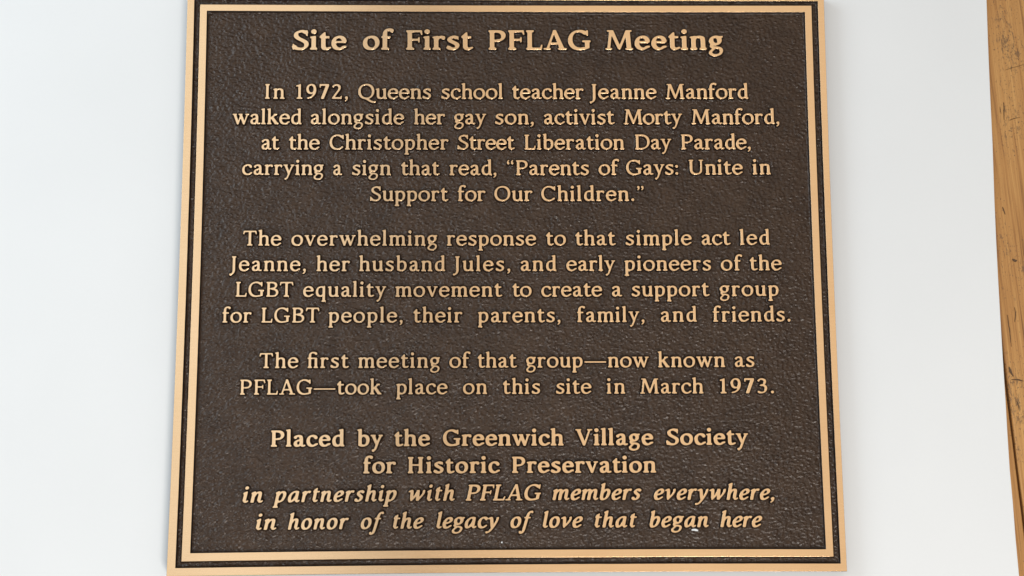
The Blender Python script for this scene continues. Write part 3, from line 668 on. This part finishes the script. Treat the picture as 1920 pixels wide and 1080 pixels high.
def build_word(text, bold, italic, dw, base_l, base_r, cap):
    """raise one word between its two measured ends"""
    L = on_plaque(*base_l); Rr = on_plaque(*base_r); mid = ((base_l[0] + base_r[0]) / 2, (base_l[1] + base_r[1]) / 2)
    up = on_plaque(mid[0], mid[1] - cap); mp = on_plaque(*mid); k = abs(up[1] - mp[1]) / CAP
    wid = Rr[0] - L[0]; _, a, b = set_word(text, bold, italic, dw)
    sx = {0: 1.035, 1: 1.075}[bold] if not italic else 1.05
    if bold and cap > 35: sx = 1.12
    n = len(text) - 1
    if n: tr = (wid / (k * sx) - (b - a)) / n
    else: tr = 0; sx = wid / (k * (b - a))
    if n and not (-15 < tr < 75): t2 = min(max(tr, -15), 75); sx *= (wid / (k * sx)) / ((b - a) + t2 * n); tr = t2
    letters, a, b = set_word(text, bold, italic, dw, tr)
    ang = math.atan2(Rr[1] - L[1], Rr[0] - L[0])
    vs = []; fs = []; mi = []; sm = []
    for ch, loops in zip(text, letters):
        flat = np.concatenate(loops); kx = k * sx
        def place(P): 
            X = (P[:, 0] - a) * kx; Y = P[:, 1] * k; c, s = math.cos(ang), math.sin(ang)
            return np.stack([L[0] + X * c - Y * s, L[1] + X * s + Y * c], 1)
        W2 = place(flat); n0 = len(vs); dz = 0.00003 * random.uniform(-1, 1)
        for q in W2: vs.append((q[0], q[1], ZT))
        for t in tris((ch, bold, italic, dw), loops):
            p, q, r = (W2[i] for i in t); cr = (q[0] - p[0]) * (r[1] - p[1]) - (q[1] - p[1]) * (r[0] - p[0])
            if abs(cr) < 1e-13: continue
            t = t if cr > 0 else (t[0], t[2], t[1]); fs.append(tuple(n0 + i for i in t)); mi.append(0); sm.append(False)
        for l in loops:
            P = place(l); A2 = 0.5 * np.sum(P[:, 0] * np.roll(P[:, 1], -1) - np.roll(P[:, 0], -1) * P[:, 1])
            d1 = P - np.roll(P, 1, 0); d2 = np.roll(P, -1, 0) - P
            d1 /= np.linalg.norm(d1, axis=1)[:, None] + 1e-12; d2 /= np.linalg.norm(d2, axis=1)[:, None] + 1e-12
            N1 = np.stack([d1[:, 1], -d1[:, 0]], 1); N2 = np.stack([d2[:, 1], -d2[:, 0]], 1); N = N1 + N2
            N /= np.linalg.norm(N, axis=1)[:, None] + 1e-9; N *= np.minimum(1.35, 1 / np.maximum((N * N1).sum(1), .3))[:, None]
            hole = A2 * orient < 0; lim = 0.35 * math.sqrt(abs(A2) / math.pi) if hole else 1
            N = N * orient
            m = len(P); st = len(vs)
            for d, z, _ in SIDE:
                dd = min(d, lim + (d * .05))
                for q in P + N * dd: vs.append((q[0], q[1], ZT - z))
            for r in range(len(SIDE) - 1):
                for i in range(m):
                    j = (i + 1) % m; f = (st + r * m + i, st + (r + 1) * m + i, st + (r + 1) * m + j, st + r * m + j)
                    fs.append(f if orient > 0 else f[::-1]); mi.append(SIDE[r + 1][2]); sm.append(True)
    return mesh_obj('word', vs, fs, [BRONZE, EDGE, PATINA], plaque, mi, sm)

# which way round marching squares winds an outer outline
_l = glyph('I', 0, 0, 0)[0][0]; orient = 1 if np.sum(_l[:, 0] * np.roll(_l[:, 1], -1) - np.roll(_l[:, 0], -1) * _l[:, 1]) > 0 else -1
ORD = ['title', 'first', 'second', 'third', 'fourth', 'fifth', 'sixth', 'seventh', 'eighth', 'ninth', 'tenth', 'eleventh', 'twelfth', 'thirteenth', 'fourteenth', 'fifteenth']
for li, (bold, ital, cap, base, ws) in enumerate(LINES):
    co = np.polyfit([470, 950, 1400], base, 2)
    for text, x0, x1 in ws:
        y0, y1 = np.polyval(co, [x0, x1]); dw = -11 if ital else (-6 if bold else -4)
        o = build_word(text, bold, ital, dw, (x0 + .35, y0 - .3), (x1 - .35, y1 - .3), cap - .5)
        style = 'bold italic ' if ital else ('bold ' if bold else '')
        o['label'] = 'raised ' + style + 'bronze word "' + text.replace('\ufb01', 'fi') + '" in the ' + (ORD[li] + ' line' if li else 'title line')

# ---------------------------------------------------------------- small litter on the field
def chip(px, py, r, z, label, seed):
    c = on_plane(px, py, z); bm = bmesh.new(); rnd = random.Random(seed); k = 9; ring = []
    for lv, (s, h) in enumerate(((0.9, 0.0), (1.0, .28), (.62, .5))):
        row = []
        for i in range(k):
            a = 2 * math.pi * i / k; rr = r * s * (1 + .35 * math.sin(2 * a + seed) + .18 * math.sin(3 * a + 2 * seed))
            row.append(bm.verts.new((rr * 1.25 * math.cos(a), rr * .75 * math.sin(a), r * h * (1 + .3 * math.cos(a)))))
        ring.append(row)
    for a_, b_ in zip(ring, ring[1:]):
        for i in range(k): bm.faces.new((a_[i], a_[(i + 1) % k], b_[(i + 1) % k], b_[i]))
    bm.faces.new(ring[-1]); bm.faces.new(ring[0][::-1]); bmesh.ops.recalc_face_normals(bm, faces=bm.faces)
    me = bpy.data.meshes.new('paper_scrap'); bm.to_mesh(me); bm.free(); me.materials.append(CHIP)
    o = bpy.data.objects.new('paper_scrap', me); C.objects.link(o); o.location = (c[0], c[1], z); return tag(o, label, 'scrap')
M = Mat('white_flake'); M.set(Base_Color=(0.85, 0.87, 0.88, 1), Roughness=0.4); CHIP = M.m
chip(1303, 993.5, 0.0014, ZF + .00005, 'tiny white paper scrap lying just below the italic word began', 2)
chip(941, 1017, 0.00055, ZF + .00005, 'pinpoint white speck below the word of, near the lower inner border', 5)
